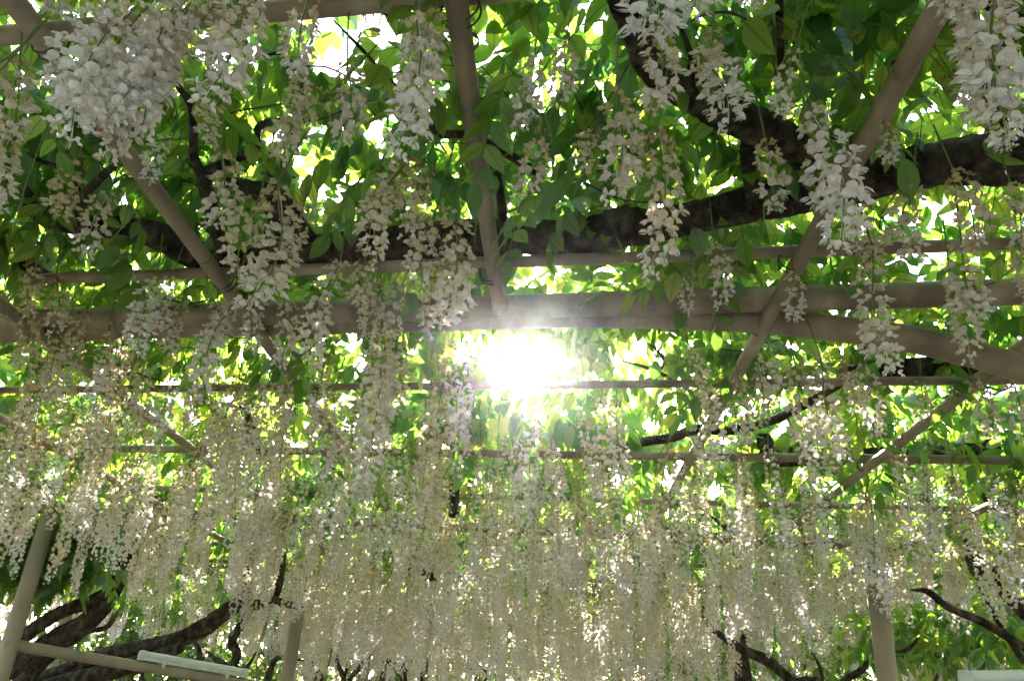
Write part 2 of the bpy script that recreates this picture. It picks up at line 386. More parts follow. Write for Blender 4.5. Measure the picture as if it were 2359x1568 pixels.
limb(VC, [(1560, 72, 5), (1620, 35, 6), (1690, 32, 6), (1745, 70, 6), (1780, 140, 5), (1790, 200, 4)], z=1.16, seg=7, name='twig', mat=M_TWIG)
limb(VC, [(2200, 50, 12), (2240, 110, 15), (2290, 240, 20), (2330, 310, 16)], z=1.24, seg=9)
limb(VC, [(2190, -30, 40), (2280, -10, 60), (2400, 10, 70)], z=1.4)
limb(VC, [(975, 262, 15), (1015, 308, 20), (1075, 312, 20), (1160, 350, 22), (1240, 400, 16)], z=1.25, seg=9)
limb(VC, [(769, 47, 8), (830, 110, 9), (892, 177, 8), (980, 262, 10)], z=1.22, seg=8)
limb(VC, [(1135, 350, 22), (1150, 430, 20), (1165, 540, 22)], z=1.25, seg=9)
limb(VA, [(58, 440, 22), (90, 495, 34), (166, 516, 44), (253, 524, 48), (330, 535, 54), (397, 560, 66), (450, 590, 70), (500, 610, 62), (620, 600, 66), (720, 575, 70)], z=ZL)
limb(VA, [(180, 510, 26), (195, 451, 20), (253, 390, 16), (300, 372, 10)], z=1.24, seg=9)
limb(VA, [(60, 350, 8), (87, 368, 11), (144, 393, 12), (180, 440, 14)], z=1.26, seg=8)
limb(VA, [(-60, 520, 50), (-10, 560, 42), (60, 610, 30), (120, 640, 24)], z=1.3)
limb(VA, [(400, 190, 10), (415, 206, 14), (444, 253, 20), (446, 361, 22), (466, 408, 28), (480, 462, 30), (520, 600, 34)], z=1.23, seg=10)
limb(VA, [(668, 276, 12), (650, 278, 15), (607, 285, 17), (593, 307, 18), (589, 345, 20), (542, 364, 22), (470, 397, 24)], z=1.24, seg=10)
limb(VA, [(606, 130, 8), (643, 123, 9), (668, 144, 10), (693, 195, 10), (700, 280, 8)], z=1.24, seg=8)
limb(VA, [(600, 400, 10), (625, 405, 12), (660, 470, 22)], z=1.25, seg=8)
# left trunks
limb(VA, [(430, 1120, 26), (395, 1170, 34), (361, 1215, 40), (325, 1255, 46), (282, 1309, 52), (253, 1370, 52), (202, 1428, 60), (119, 1482, 66), (36, 1530, 60), (-60, 1590, 60)],
     y=6.6, name='trunk', lob=.14, rough=.14, extra=((-4.7, 6.6, 1.0, .13), (-4.6, 6.6, 0, .17)))
limb(VA, [(262, 1355, 30), (210, 1385, 40), (162, 1400, 40), (108, 1428, 38), (47, 1470, 44), (-40, 1520, 40)], y=6.5, name='trunk')
limb(VA, [(240, 1270, 20), (262, 1300, 26), (282, 1330, 28)], y=6.5)
limb(VA, [(270, 1400, 14), (250, 1440, 12), (210, 1452, 12), (180, 1450, 10)], y=6.4, seg=9)
limb(VB, [(640, 1160, 30), (622, 1220, 34), (600, 1265, 38), (578, 1316, 38), (560, 1378, 40), (506, 1421, 44), (459, 1450, 48), (400, 1475, 44), (343, 1488, 40), (231, 1512, 42), (150, 1545, 44), (60, 1600, 48)],
     y=7.3, name='trunk', lob=.14, rough=.14, extra=((-4.3, 7.5, .6, .13), (-4.0, 7.6, 0, .16)))
limb(VB, [(420, 1488, 34), (340, 1520, 40), (278, 1540, 44), (126, 1580, 50), (40, 1640, 50)], y=7.2, name='trunk', extra=((-4.2, 7.4, .4, .13),))
limb(VB, [(130, 1500, 30), (90, 1530, 44), (30, 1590, 52)], y=6.9, name='trunk')
limb(VB, [(660, 1200, 24), (650, 1276, 26), (643, 1327, 24), (628, 1378, 20), (580, 1395, 24)], y=7.4)
limb(VB, [(628, 1378, 16), (668, 1392, 16), (708, 1392, 17), (726, 1367, 14), (732, 1335, 9)], y=7.3, seg=9)
limb(VB, [(580, 1400, 16), (563, 1428, 18), (534, 1475, 20), (545, 1508, 20), (524, 1568, 22), (500, 1640, 24)], y=8.2)
limb(VB, [(440, 1470, 12), (460, 1500, 13), (455, 1568, 14)], y=8.6, seg=8)
limb(VB, [(480, 1500, 12), (500, 1520, 14), (560, 1540, 12), (590, 1500, 10)], y=8.6, seg=8)
limb(VG, [(610, 1600, 16), (621, 1550, 16), (640, 1515, 12), (700, 1520, 9)], y=9.6, seg=8)
limb(VG, [(791, 1640, 14), (791, 1565, 12), (777, 1526, 10), (780, 1500, 7)], y=9.6, seg=8)
limb(VG, [(793, 1570, 10), (800, 1535, 9), (815, 1490, 6)], y=9.6, seg=8)
limb(VG, [(800, 1640, 14), (806, 1568, 12), (835, 1530, 12), (864, 1495, 9)], y=9.5, seg=8)
limb(VG, [(860, 1640, 16), (880, 1568, 14), (890, 1520, 12), (940, 1545, 6)], y=10.2, seg=8)
limb(VG, [(1044, 1040, 24), (1046, 1110, 34), (1044, 1190, 30)], y=4.7)
limb(VG, [(560, 930, 26), (575, 980, 30), (600, 1040, 26)], y=3.5)
limb(VG, [(925, 1290, 26), (960, 1320, 30), (1040, 1330, 20), (1120, 1320, 12)], y=6.6)
# right stems
limb(VD, [(2050, 1100, 20), (2130, 1150, 26), (2196, 1211, 32), (2232, 1262, 36), (2286, 1327, 40), (2359, 1403, 46), (2460, 1500, 52)], y=5.4, name='trunk', extra=((4.0, 5.5, .9, .1), (3.9, 5.6, 0, .14)))
limb(VD, [(2215, 1250, 14), (2250, 1322, 20), (2305, 1350, 22), (2359, 1412, 26), (2450, 1500, 30)], y=5.3)
limb(VD, [(2098, 1358, 9), (2138, 1363, 15), (2185, 1399, 16), (2268, 1435, 17), (2359, 1489, 19), (2500, 1580, 22)], y=4.5, extra=((3.4, 4.7, .9, .05), (3.7, 5.5, 0, .08)))
limb(VD, [(2250, 1340, 8), (2297, 1428, 12), (2359, 1526, 14)], y=4.6, seg=8)
limb(VD, [(2170, 1060, 18), (2261, 1096, 24), (2275, 1146, 30), (2340, 1180, 36)], y=4.6)
limb(VD, [(1700, 1120, 10), (1725, 1148, 14), (1760, 1170, 12)], y=4.9, seg=8)
limb(VD, [(1760, 1010, 34), (1770, 1045, 46), (1850, 1052, 40), (2000, 1050, 34), (2200, 1040, 40), (2300, 1030, 46)], z=1.3)
limb(VE, [(1616, 1374, 8), (1626, 1428, 11), (1654, 1457, 14), (1709, 1493, 20), (1763, 1518, 24), (1824, 1568, 26), (1880, 1620, 26)], y=6.4, extra=((1.2, 7.5, .4, .07), (.9, 9.0, 0, .1)))
limb(VE, [(1724, 1450, 16), (1712, 1490, 26), (1722, 1568, 28), (1735, 1640, 30)], y=7.8)
limb(VE, [(1690, 1490, 18), (1704, 1568, 22), (1712, 1640, 24)], y=7.9)
limb(VE, [(1998, 1490, 12), (1990, 1536, 14), (1947, 1568, 16), (1900, 1620, 18)], y=7.5)
limb(VE, [(1870, 1500, 8), (1890, 1540, 9), (1900, 1600, 10)], y=7.8, seg=8)
limb(VE, [(1640, 1190, 12), (1680, 1215, 16), (1740, 1205, 10)], y=5.2, seg=8)
limb(VE, [(2060, 1500, 12), (2090, 1495, 12), (2120, 1465, 7)], y=5.8, seg=8)
for bx0, yb in ((730, 10.5), (905, 10.0), (985, 11.5), (1060, 11), (470, 9.2), (1560, 10.2), (1480, 11.4), (2150, 8.2), (2230, 8.8), (350, 9.4)):
    q = bx0; pts = []
    for k in range(6):
        pts.append((q, 1640-k*28, 13-k*1.6)); q += rng.uniform(-22, 22)
    limb(VG if bx0 < 1300 else VE, pts, y=yb, seg=8)
    limb(VG if bx0 < 1300 else VE, [pts[2], ((pts[3][0]+rng.uniform(-40, 40)), pts[3][1], 7), (pts[4][0]+rng.uniform(-60, 60), pts[4][1]-10, 5)], y=yb, seg=7)
# sawn limb
lg = limb(VF, [(1943, 856, 46), (1985, 852, 52), (2051, 848, 58), (2140, 846, 60), (2240, 846, 58), (2400, 850, 62), (2600, 870, 66)], y=3.0, name='trunk', lob=.12, rough=.16, extra=((3.0, 3.2, 2.2, .07), (3.2, 3.4, 0, .1)))
c0 = ony(1940, 856, 3.0); rr0 = pxr(c0, 44)
V, T = tube([c0+np.array([-.012, -.001, 0]), c0+np.array([-.004, 0, 0]), c0+np.array([.01, 0, 0])], [rr0*.8, rr0*1.0, rr0], 20, rough=.05, sub=2)
put('cut_end', npmesh('cut_end', V, T), M_CUT, lg)
limb(VF, [(1955, 835, 26), (1985, 808, 24), (2010, 790, 20), (2000, 740, 14)], y=3.02, seg=9)
limb(VF, [(1370, 1062, 14), (1420, 1035, 18), (1466, 1020, 20), (1549, 1006, 22), (1604, 988, 24), (1700, 990, 22), (1800, 960, 20), (1940, 880, 20)], z=1.28)
limb(VF, [(1430, 830, 8), (1500, 850, 9), (1560, 880, 8), (1600, 910, 9)], z=1.3, seg=8)
limb(VF, [(1495, 790, 6), (1530, 830, 7), (1500, 870, 7), (1440, 885, 6)], z=1.25, seg=8)
limb(VF, [(1540, 815, 5), (1600, 850, 6), (1640, 900, 6)], z=1.25, seg=8)

# ---------------------------------------------------------------- leaf and flower templates
def leaflet_hi():
    ts = [0, .1, .28, .5, .72, .88, 1.0]; ws = [.0, .13, .225, .23, .155, .07, .0]
    V = []; 
    for t, w_ in zip(ts, ws):
        z = -.16*t*t
        if w_ == 0: V.append((t, 0, z))
        else: V += [(t, -w_, z+.07*w_*4*.25-.02*math.sin(t*9)), (t, 0, z-.02), (t, w_, z+.07*w_+.02*math.sin(t*8))]
    T = []; base = [0, 1, 4, 7, 10, 13, 16]
    T += [(0, 2, 1), (0, 3, 2)]
    for i in range(1, 5):
        a = base[i]; b = base[i+1]
        for k in (0, 1): T += [(a+k, a+k+1, b+k+1), (a+k, b+k+1, b+k)]
    a = base[5]; T += [(a, a+1, 16), (a+1, a+2, 16)]
    return np.array(V), np.array(T)
def leaflet_lo():
    return np.array([(0, 0, 0), (.3, -.21, -.0), (.3, .21, -.0), (.66, -.17, -.06), (.66, .17, -.06), (1, 0, -.17)]), np.array([(0, 2, 1), (1, 2, 4), (1, 4, 3), (3, 4, 5)])
def rotm(a, b, c):                            # rows = axes: yaw a, pitch down b, roll c
    x = np.array([math.cos(a)*math.cos(b), math.sin(a)*math.cos(b), -math.sin(b)])
    y0 = np.array([-math.sin(a), math.cos(a), 0]); z0 = np.cross(x, y0)
    return np.array([x, y0*math.cos(c)+z0*math.sin(c), -y0*math.sin(c)+z0*math.cos(c)])
def compound(lf, pairs, droop, scale=1.0, rach=True):
    Vl, Tl = lf; Vs = []; Ts = []; n = 0; L = .26; UV = []
    uv = np.stack([Vl[:, 0], Vl[:, 1]/.23], 1)
    def cen(t): return np.array([L*t, 0, -.09*t*t])
    for i in range(pairs):
        t = .2+.72*i/(pairs-1); ll = (.055+.03*math.sin(math.pi*(.25+.7*i/(pairs-1))))*scale*random.uniform(.85, 1.12)
        for s in (-1, 1):
            m = rotm(s*random.uniform(.85, 1.25), droop*random.uniform(.6, 1.35), s*random.uniform(-.5, .35))
            Vs.append(Vl*ll @ m+cen(t)); Ts.append(Tl+n); n += len(Vl); UV.append(uv)
    m = rotm(random.uniform(-.2, .2), droop*1.2, 0); Vs.append(Vl*.085*scale @ m+cen(1)); Ts.append(Tl+n); n += len(Vl); UV.append(uv)
    if rach:
        for i in range(4):
            a = cen(i/4); b = cen((i+1)/4); w_ = .0016
            Vs.append(np.array([a+[0, w_, 0], a-[0, w_, 0], b-[0, w_, 0], b+[0, w_, 0]])); Ts.append(np.array([(0, 1, 2), (0, 2, 3)])+n); n += 4; UV.append(np.zeros((4, 2)))
    return np.concatenate(Vs), np.concatenate(Ts), np.concatenate(UV)
HI = [compound(leaflet_hi(), random.choice((5, 5, 6)), d) for d in (.5, .8, 1.0, 1.2, .7, 1.1, .35, .9)]
LO = [compound(leaflet_lo(), 5, d, 1.45, False) for d in (.3, .6, .9, 1.1)]

def floret_hi():
    V = []; T = []; A = []
    def add(vs, ts):
        n = len(V); V.extend(vs); T.extend([tuple(i+n for i in t) for t in ts])
    # standard: broad upright petal, cupped, notched
    c = np.array([.75, 0, .12]); m = 9; vs = [tuple(c)]
    for rr_, bk in ((.27, .05), (.50, -.10)):
        for k in range(m):
            a = math.pi*2*k/m+.35
            yy = math.cos(a)*rr_*1.02; zz = math.sin(a)*rr_*.92+.22
            wob = random.uniform(-.12, .12) if rr_ > .4 else 0
            vs.append((c[0]+bk+wob-abs(yy)*.6*(1 if rr_ > .4 else .5)+.10*zz, yy, c[2]+zz))
    ts = [(0, 1+k, 1+(k+1) % m) for k in range(m)]
    for k in range(m):
        a = 1+k; b = 1+(k+1) % m; ts += [(a, a+m, b+m), (a, b+m, b)]
    add(vs, ts)
    for s in (-1, 1):                          # wings
        add([(.72, s*.04, .05), (.95, s*.24, .14), (1.38, s*.24, -.02), (1.62, s*.08, -.26), (1.08, s*.16, -.24), (.82, s*.12, -.16)],
            [(0, 1, 5), (1, 4, 5), (1, 2, 4), (2, 3, 4)])
    add([(.74, 0, -.02), (1.05, .07, -.22), (1.05, -.07, -.22), (1.36, 0, -.40), (1.0, 0, -.38)], [(0, 1, 3), (0, 3, 2), (0, 4, 1), (0, 2, 4), (1, 4, 3), (2, 3, 4)])
    add([(0, .012, 0), (0, -.012, 0), (.74, -.05, .04), (.74, .05, .04)], [(0, 1, 2), (0, 2, 3)])
    return np.array(V), np.array(T)
def floret_lo():
    V = np.array([(.5, 0, .05), (.6, .5, .15), (.75, .3, .75), (.75, -.3, .75), (.6, -.5, .15), (.75, 0, -.1), (1.1, .22, .0), (1.35, 0, -.35), (1.1, -.22, .0), (.9, 0, -.35)])
    T = np.array([(0, 1, 2), (0, 2, 3), (0, 3, 4), (5, 6, 7), (5, 7, 8), (9, 6, 7), (9, 7, 8)]); return V, T
def floret_far():
    V = np.array([(.35, .42, 0), (.75, -.1, .72), (.7, -.52, -.1), (1.2, .1, -.3), (.7, 0, .3), (1.1, .35, .1), (.6, .1, -.55)])
    T = np.array([(0, 1, 2), (0, 2, 3), (4, 5, 6)]); return V, T
def raceme(L, dens, kind, wid=1.0, fsz=.0160, seed=0):
    r_ = random.Random(seed); Vs = []; Ts = []; As = []; n = 0
    N = int(L/dens); bend = r_.uniform(-.03, .03); bend2 = r_.uniform(-.03, .03)
    his = [floret_hi() for _ in range(4)] if kind == 'hi' else None
    a0 = 0
    for i in range(N):
        t = (i+.5)/N; a0 += 2.4+r_.uniform(-.5, .5)
        if kind != 'far' and r_.random() < .03: continue
        z = -t*L+r_.uniform(-.006, .006)
        prof = (.75+.5*min(t*5, 1)) if t < .2 else (1.2 if t < .72 else 1.2-(t-.72)/.28*.75)
        prof *= wid
        size = fsz*(.72+.45*min(1, t*1.6) if t < .8 else 1.1-(t-.8)*2.6)*r_.uniform(.8, 1.2)
        if kind == 'hi': Vl, Tl = his[i % 4]
        elif kind == 'lo': Vl, Tl = floret_lo()
        else: Vl, Tl = floret_far()
        m = rotm(a0, .18+r_.uniform(-.35, .4), r_.uniform(-.6, .6))
        ped = .0145*prof+r_.uniform(-.002, .004)
        o = np.array([bend*math.sin(t*3), bend2*math.sin(t*2.6), z])+m[0]*ped
        W = Vl*size; W = W @ m+o-m[0]*size*.25
        Vs.append(W); Ts.append(Tl+n); n += len(Vl)
        ag = .54*(1-t)**.9+(.1 if t < .15 else 0)-.06+r_.uniform(-.06, .12)
        As.append(np.full(len(Vl), ag))
    if kind != 'far':                          # the axis the florets sit on
        cs = [np.array([bend*math.sin(t*3), bend2*math.sin(t*2.6), -t*L*.985]) for t in np.linspace(0, 1, 9)]
        ring = [np.array([math.cos(a), math.sin(a), 0])*.0014 for a in (0, 2.1, 4.2)]
        Vs.append(np.array([c+q for c in cs for q in ring])); As.append(np.full(27, .15))
        Ts.append(np.array([tt for i in range(8) for k in range(3) for tt in ((i*3+k, i*3+(k+1) % 3, i*3+3+(k+1) % 3), (i*3+k, i*3+3+(k+1) % 3, i*3+3+k))])+n); n += 27
    return np.concatenate(Vs), np.concatenate(Ts), np.concatenate(As)
def stalk(L, seed, up=.16):
    r_ = random.Random(seed); bend = r_.uniform(-.03, .03); bend2 = r_.uniform(-.03, .03)
    P = [np.array([0.015, 0.01, up])]+[np.array([bend*math.sin(t*3), bend2*math.sin(t*2.6), -t*L]) for t in (0, .33, .66, .96)]
    return tube(P, [.0021, .0021, .0018, .0014, .0008], 5, sub=2)
LEN_HI = [.20, .20, .30, .30, .30, .40, .40, .40, .52, .52]
R_HI = []; S_HI = []
for i, l in enumerate(LEN_HI):
    V, T, A = raceme(l, .0043, 'hi', seed=100+i); R_HI.append(npmesh('raceme_near', V, T, True, {'age': A})); R_HI[-1].materials.append(M_PETAL)
    V, T = stalk(l, 100+i); S_HI.append(npmesh('stalk', V, T)); S_HI[-1].materials.append(M_STALK)
LEN_MD = [.28, .36, .36, .45, .45, .55, .55, .65]
R_MD = []; S_MD = []
for i, l in enumerate(LEN_MD):
    V, T, A = raceme(l, .0050, 'lo', seed=200+i, fsz=.0195); R_MD.append(npmesh('raceme_mid', V, T, True, {'age': A})); R_MD[-1].materials.append(M_PETAL)
    V, T = stalk(l, 200+i); S_MD.append(npmesh('stalk', V, T)); S_MD[-1].materials.append(M_STALK)
LEN_FR = [.35, .45, .55, .68, .8, .95]
R_FR = [raceme(l, .0066, 'far', seed=300+i, fsz=.025) for i, l in enumerate(LEN_FR)]

def owner(x, y):
    d = ((HX-np.array([x, y]))**2).sum(1); return int(np.argmin(d))
def sun_clear(P, r=.12):                      # the sun reaches the viewer down a gap in the canopy
    q = np.asarray(P)-np.array([0, 0, EYE]); t = q @ SUN; d = np.linalg.norm(q-t[..., None]*SUN, axis=-1)
    return (d < r) & (t > 0)

# ---------------------------------------------------------------- racemes one by one
def hang(mesh, smesh, L0, top, bot, wfac, age, v, label=None):
    d = bot-top; L = np.linalg.norm(d); d = d/L; s = L/L0
    zx = -d; a = rng.uniform(0, 6.28); ref = np.array([math.cos(a), math.sin(a), 0]); xx = nrm(ref-zx*np.dot(ref, zx)); yx = np.cross(zx, xx)
    k = (s**.35)*wfac
    M = Matrix([[xx[i]*k, yx[i]*k, zx[i]*s, top[i]] for i in range(3)]+[[0, 0, 0, 1]])
    o = bpy.data.objects.new('flower_raceme', mesh); COL.objects.link(o); o.parent = v; o.matrix_world = M
    o.matrix_parent_inverse = Matrix.Identity(4); o.matrix_basis = Matrix.Translation(-Vector(v.location)) @ M
    o.color = (1.0+age, 1, 1, 1)
    s_ = bpy.data.objects.new('stalk', smesh); COL.objects.link(s_); s_.parent = o
    if label: o['label'] = label
    return o
# (top x, top y, tip x, tip y, width factor, age, height of the attachment above the eye)
HERO = [
 (250, 40, 120, 230, 1.4, -.25, .93), (430, 90, 270, 340, 1.35, -.15, 1.0),
 (330, 0, 170, 325, 1.5, -.22, .92), (395, -10, 235, 290, 1.5, -.2, .95), (455, 10, 320, 330, 1.4, -.1, 1.0), (290, 70, 118, 285, 1.5, -.25, .9), (370, 60, 215, 300, 1.4, -.15, .98),
 (500, -60, 300, 230, 1.4, -.15, 1.0), (420, 60, 250, 380, 1.2, .1, 1.04), (330, 120, 180, 300, 1.4, -.2, .93), (200, -90, 250, 30, 1.1, -.05, 1.0), (120, -70, 150, 25, 1, .0, 1.05),
 (560, -70, 455, 250, 1.35, -.05, 1.0), (575, 20, 500, 170, 1.2, .05, 1.05), (45, 150, 25, 330, 1.2, .12, 1.05), (35, 290, 12, 470, 1.2, .0, 1.05), (-10, 260, -20, 500, 1.2, 0, 1.0),
 (715, -30, 690, 170, 1.0, .05, 1.0), (690, 160, 660, 260, 1.0, .12, 1.1), (800, 150, 775, 330, 1.0, .03, 1.05), (765, 210, 640, 375, 1.1, .15, 1.1), (690, 230, 650, 320, 1, .2, 1.12),
 (500, 240, 490, 330, 1.0, .15, 1.1), (510, 345, 482, 520, 1.15, .05, 1.06), (960, 30, 905, 372, 1.15, -.2, 1.0), (1000, 40, 950, 270, 1.1, .1, 1.05), (975, 150, 945, 300, 1, .15, 1.1),
 (940, 365, 875, 610, 1.2, .12, 1.08), (985, 370, 940, 545, 1.0, .2, 1.1), (905, 400, 890, 480, 1, .3, 1.12),
 (1230, 140, 1195, 300, .95, .02, 1.05), (1300, 105, 1270, 235, 1.0, .1, 1.08), (1250, 300, 1190, 460, 1.05, .12, 1.08),
 (1420, 220, 1398, 455, 1.25, .05, 1.05), (1370, 290, 1350, 400, 1, .2, 1.12), (1450, 260, 1425, 440, 1.0, .05, 1.08), (1505, 60, 1492, 255, 1.15, .02, 1.0), (1520, -100, 1540, 62, 1.7, -.25, .93), (1570, -110, 1585, 35, 1.4, -.2, .95),
 (1515, 290, 1492, 645, 1.1, .08, 1.04), (1645, 70, 1630, 170, 1.1, .1, 1.06), (1615, 130, 1665, 295, 1.45, -.1, 1.0), (1830, 120, 1803, 265, .8, .05, 1.05), (1730, -60, 1735, 25, 1, .1, 1.05),
 (1852, 240, 1925, 582, 1.4, -.25, .98), (1880, 330, 1915, 480, 1.1, -.1, 1.0), (1765, 330, 1788, 492, 1.0, .1, 1.08), (2150, -80, 2205, 38, 1.1, -.05, .98), (2240, -20, 2335, 330, 1.4, -.1, .98),
 (2300, -60, 2350, 240, 1.4, -.15, .96), (2190, 170, 2235, 290, 1, .25, 1.15), (2270, 250, 2320, 345, 1, .05, 1.08), (2035, 280, 2045, 375, .9, .0, 1.12),
 (1985, 460, 2012, 590, 1.1, .2, 1.15), (2100, 430, 2112, 600, 1.3, .1, 1.1), (2200, 400, 2245, 570, 1.2, .15, 1.1), (2215, 560, 2262, 730, 1.35, .0, 1.02), (2190, 640, 2232, 835, 1.0, .05, 1.0),
 (2010, 570, 2078, 860, 1.25, -.02, 1.0), (1825, 630, 1828, 738, 1.0, -.05, 1.1), (1592, 620, 1588, 722, .75, .1, 1.12), (1645, 560, 1652, 705, .95, .02, 1.1), (2345, 560, 2380, 720, 1.1, .05, 1.08),
 (640, 420, 540, 705, 1.55, .02, 1.05), (600, 450, 560, 640, 1.3, .1, 1.1), (360, 640, 315, 830, 1.25, -.2, 1.08), (395, 640, 360, 760, 1.0, -.15, 1.1), (540, 690, 470, 925, 1.25, -.1, 1.08),
 (500, 690, 480, 800, 1.2, .05, 1.1), (600, 680, 588, 810, 1.0, -.05, 1.1), (785, 600, 728, 858, 1.1, -.05, 1.06), (200, 715, 178, 820, .9, .25, 1.1), (250, 450, 195, 600, 1.1, .05, 1.12), (180, 360, 140, 500, 1.2, .25, 1.15),
 (385, 320, 345, 425, 1.0, -.1, 1.15), (1050, 480, 1010, 745, 1.35, .05, 1.06), (1010, 470, 975, 660, 1.2, .12, 1.1), (700, 470, 660, 580, 1.1, .2, 1.15), (935, 640, 905, 780, 1.1, .1, 1.12),
 (880, 780, 830, 1120, 1.4, -.1, 1.0), (915, 760, 890, 960, 1.2, .05, 1.05), (770, 900, 722, 1110, 1.3, -.05, 1.05), (690, 850, 650, 990, 1.2, .05, 1.08), (560, 880, 500, 1080, 1.3, .05, 1.05), (445, 860, 420, 990, 1, .1, 1.1),
 (130, 640, 112, 770, 1.1, .25, 1.12), (60, 690, 35, 850, 1.1, .3, 1.1), (85, 600, 70, 730, 1.0, .3, 1.13), (265, 745, 240, 900, 1.0, .15, 1.1), (330, 830, 300, 1000, 1.1, .1, 1.08), (845, 570, 828, 705, 1.1, .2, 1.1),
 (1060, 560, 1042, 735, 1.1, .1, 1.08), (1000, 640, 985, 780, 1.0, .2, 1.1), (870, 640, 858, 780, 1, .15, 1.1), (2230, 40, 2225, 160, 1.0, .2, 1.1), (2330, 430, 2350, 570, 1.1, .05, 1.1), (420, 700, 400, 830, 1, .05, 1.1), (150, 760, 120, 920, 1.1, .2, 1.08), (660, 690, 640, 850, 1.1, .05, 1.07),
 (1590, 800, 1650, 990, .9, .1, 1.1), (1700, 870, 1715, 1030, .9, .05, 1.08), (1745, 850, 1752, 980, .9, .12, 1.1), (1830, 830, 1880, 1080, 1.15, .02, 1.04), (1890, 820, 1960, 1060, 1.25, -.05, 1.02), (1985, 840, 2018, 1010, .95, .02, 1.04), (1940, 830, 1965, 950, 1, .1, 1.1),
 (2120, 880, 2110, 970, .9, .1, 1.12), (2240, 870, 2280, 1010, 1.1, .15, 1.1), (2330, 870, 2345, 1010, 1.1, .1, 1.1), (1190, 1010, 1225, 1230, 1.0, -.15, 1.0), (1270, 1020, 1290, 1170, 1, 0, 1.05), (1420, 900, 1455, 1130, 1.1, -.1, 1.05), (1340, 950, 1370, 1150, 1.0, .05, 1.06),
]
tops = []; cnt = 0
for (x0, y0, x1, y1, wf, age, zt) in HERO:
    top = onz(x0, y0, zt); bot = ony(x1, y1, top[1]); L = np.linalg.norm(bot-top)
    i = int(np.argmin([abs(l-L)+random.uniform(0, .06) for l in LEN_HI]))
    v = VINES[owner(top[0], top[1])]
    lb = 'freshly opened pure white raceme' if age <= -.1 else ('faded raceme turning tan' if age >= .15 else None)
    hang(R_HI[i], S_HI[i], LEN_HI[i], top, bot, wf*(.66 if x0 < 520 and wf > 1.3 else .82) if y0 < 330 else wf*.92, age*1.3+.04, v, lb); tops.append(top[:2]); cnt += 1
# the hanging field beyond, on a jittered grid
field = []
y = 2.45
while y < 15.5:
    step = .18 if y < 5 else (.19 if y < 8 else .25)
    hw = 1.2+y*.78
    x = -hw
    while x < hw:
        px_ = x+rng.uniform(-.5, .5)*step*1.3; py_ = y+rng.uniform(-.5, .5)*step*1.3
        x += step
        dens = .96
        if py_ < 3.3: dens = .30 if px_ > -.1 else .95
        elif py_ < 4.3 and px_ > 0: dens = .66
        if py_ < 2.6: dens *= .6
        # clumps
        cl = math.sin(px_*3.1+1.3)*math.cos(py_*2.7+.4)+.5*math.sin(px_*6.7+py_*5)
        dens *= .86+.22*cl
        if px_ > 1.2+.25*py_ and py_ > 4: dens *= .35
        if px_ < -.5-.32*py_ and py_ > 5.6: dens *= .3
        if rng.random() > dens: continue
        if tops and min(abs(px_-t[0])+abs(py_-t[1]) for t in tops) < .09: continue
        field.append((px_, py_))
    y += step
field.sort(key=lambda p: p[0]**2+p[1]**2)
def flen(x, y):
    base = .40 if y < 4 else (.46 if y < 6.5 else .55)
    if y > 6 and -.30*y < x < .22*y: base += .20
    if y > 6 and (x > .30*y or x < -.42*y): base -= .16
    return base*rng.uniform(.65, 1.3)
budget = 290-cnt; far = {}
for (x, y) in field:
    z = H+rng.uniform(-.12, .14); L = flen(x, y); age = rng.normal(.17, .17)
    if x > .3 and y < 6: age -= .06
    top = np.array([x, y, z+EYE]); tx, ty, dd = proj(top); bx, by, _ = proj(top-np.array([0, 0, L]))
    if sun_clear(top-np.array([0, 0, L*.5]), .10+L*.25): continue
    vis = -60 < tx < 2420 and by > 0 and ty < 1600
    if budget > 0 and vis:
        i = int(np.argmin([abs(l-L)+random.uniform(0, .08) for l in LEN_MD])); budget -= 1
        hang(R_MD[i], S_MD[i], LEN_MD[i], top, top+np.array([rng.normal(0, .02), rng.normal(0, .02), -L]), rng.uniform(1.0, 1.35), age, VINES[owner(x, y)])
    else:
        far.setdefault(owner(x, y), []).append((x, y, z+EYE, L, age))
for k, lst in far.items():
    acc = Acc(); arr = np.array(lst)
    idx = np.array([int(np.argmin([abs(l-q[3])+random.uniform(0, .1) for l in LEN_FR])) for q in arr])
    for j in range(len(R_FR)):
        s = arr[idx == j]
        if not len(s): continue
        V, T, A = R_FR[j]; M = rots(len(s), .04); M[:, 2, :] *= (s[:, 3]/LEN_FR[j])[:, None]
        W, TT, AA = instances(V, T, M, s[:, :3], A, s[:, 4]); acc.add(W, TT, AA)
    o = put('far_racemes', acc.mesh('far_racemes'), M_PETAL, VINES[k]); tag(o, kind='stuff'); o.color = (1.0, 1, 1, 1)

# ---------------------------------------------------------------- canopy leaves
GAPS = [(1410, 622, 75, 26), (1265, 600, 30, 16), (2060, 480, 70, 40), (2150, 500, 60, 60), (2050, 610, 60, 20), (1500, 780, 50, 16), (1580, 900, 30, 18), (1640, 950, 20, 20),
        (165, 500, 22, 20), (95, 15, 22, 26), (1330, 700, 30, 20), (1550, 1040, 50, 16), (2180, 560, 60, 22), (1600, 1075, 30, 16), (1470, 590, 50, 18), (420, 1085, 20, 12), (60, 480, 30, 16), (2320, 395, 30, 20), (1180, 640, 16, 20)]
HOLES = [(onz(gx, gy, 1.4), gx, gy, gw, gh) for gx, gy, gw, gh in GAPS]
def in_gap(P):
    px, py, d = proj(P); m = np.zeros(len(P), bool)
    for _, gx, gy, gw, gh in HOLES: m |= ((px-gx)/(gw*1.35+6))**2+((py-gy)/(gh*1.5+6))**2 < 1
    return m & (d > 0)
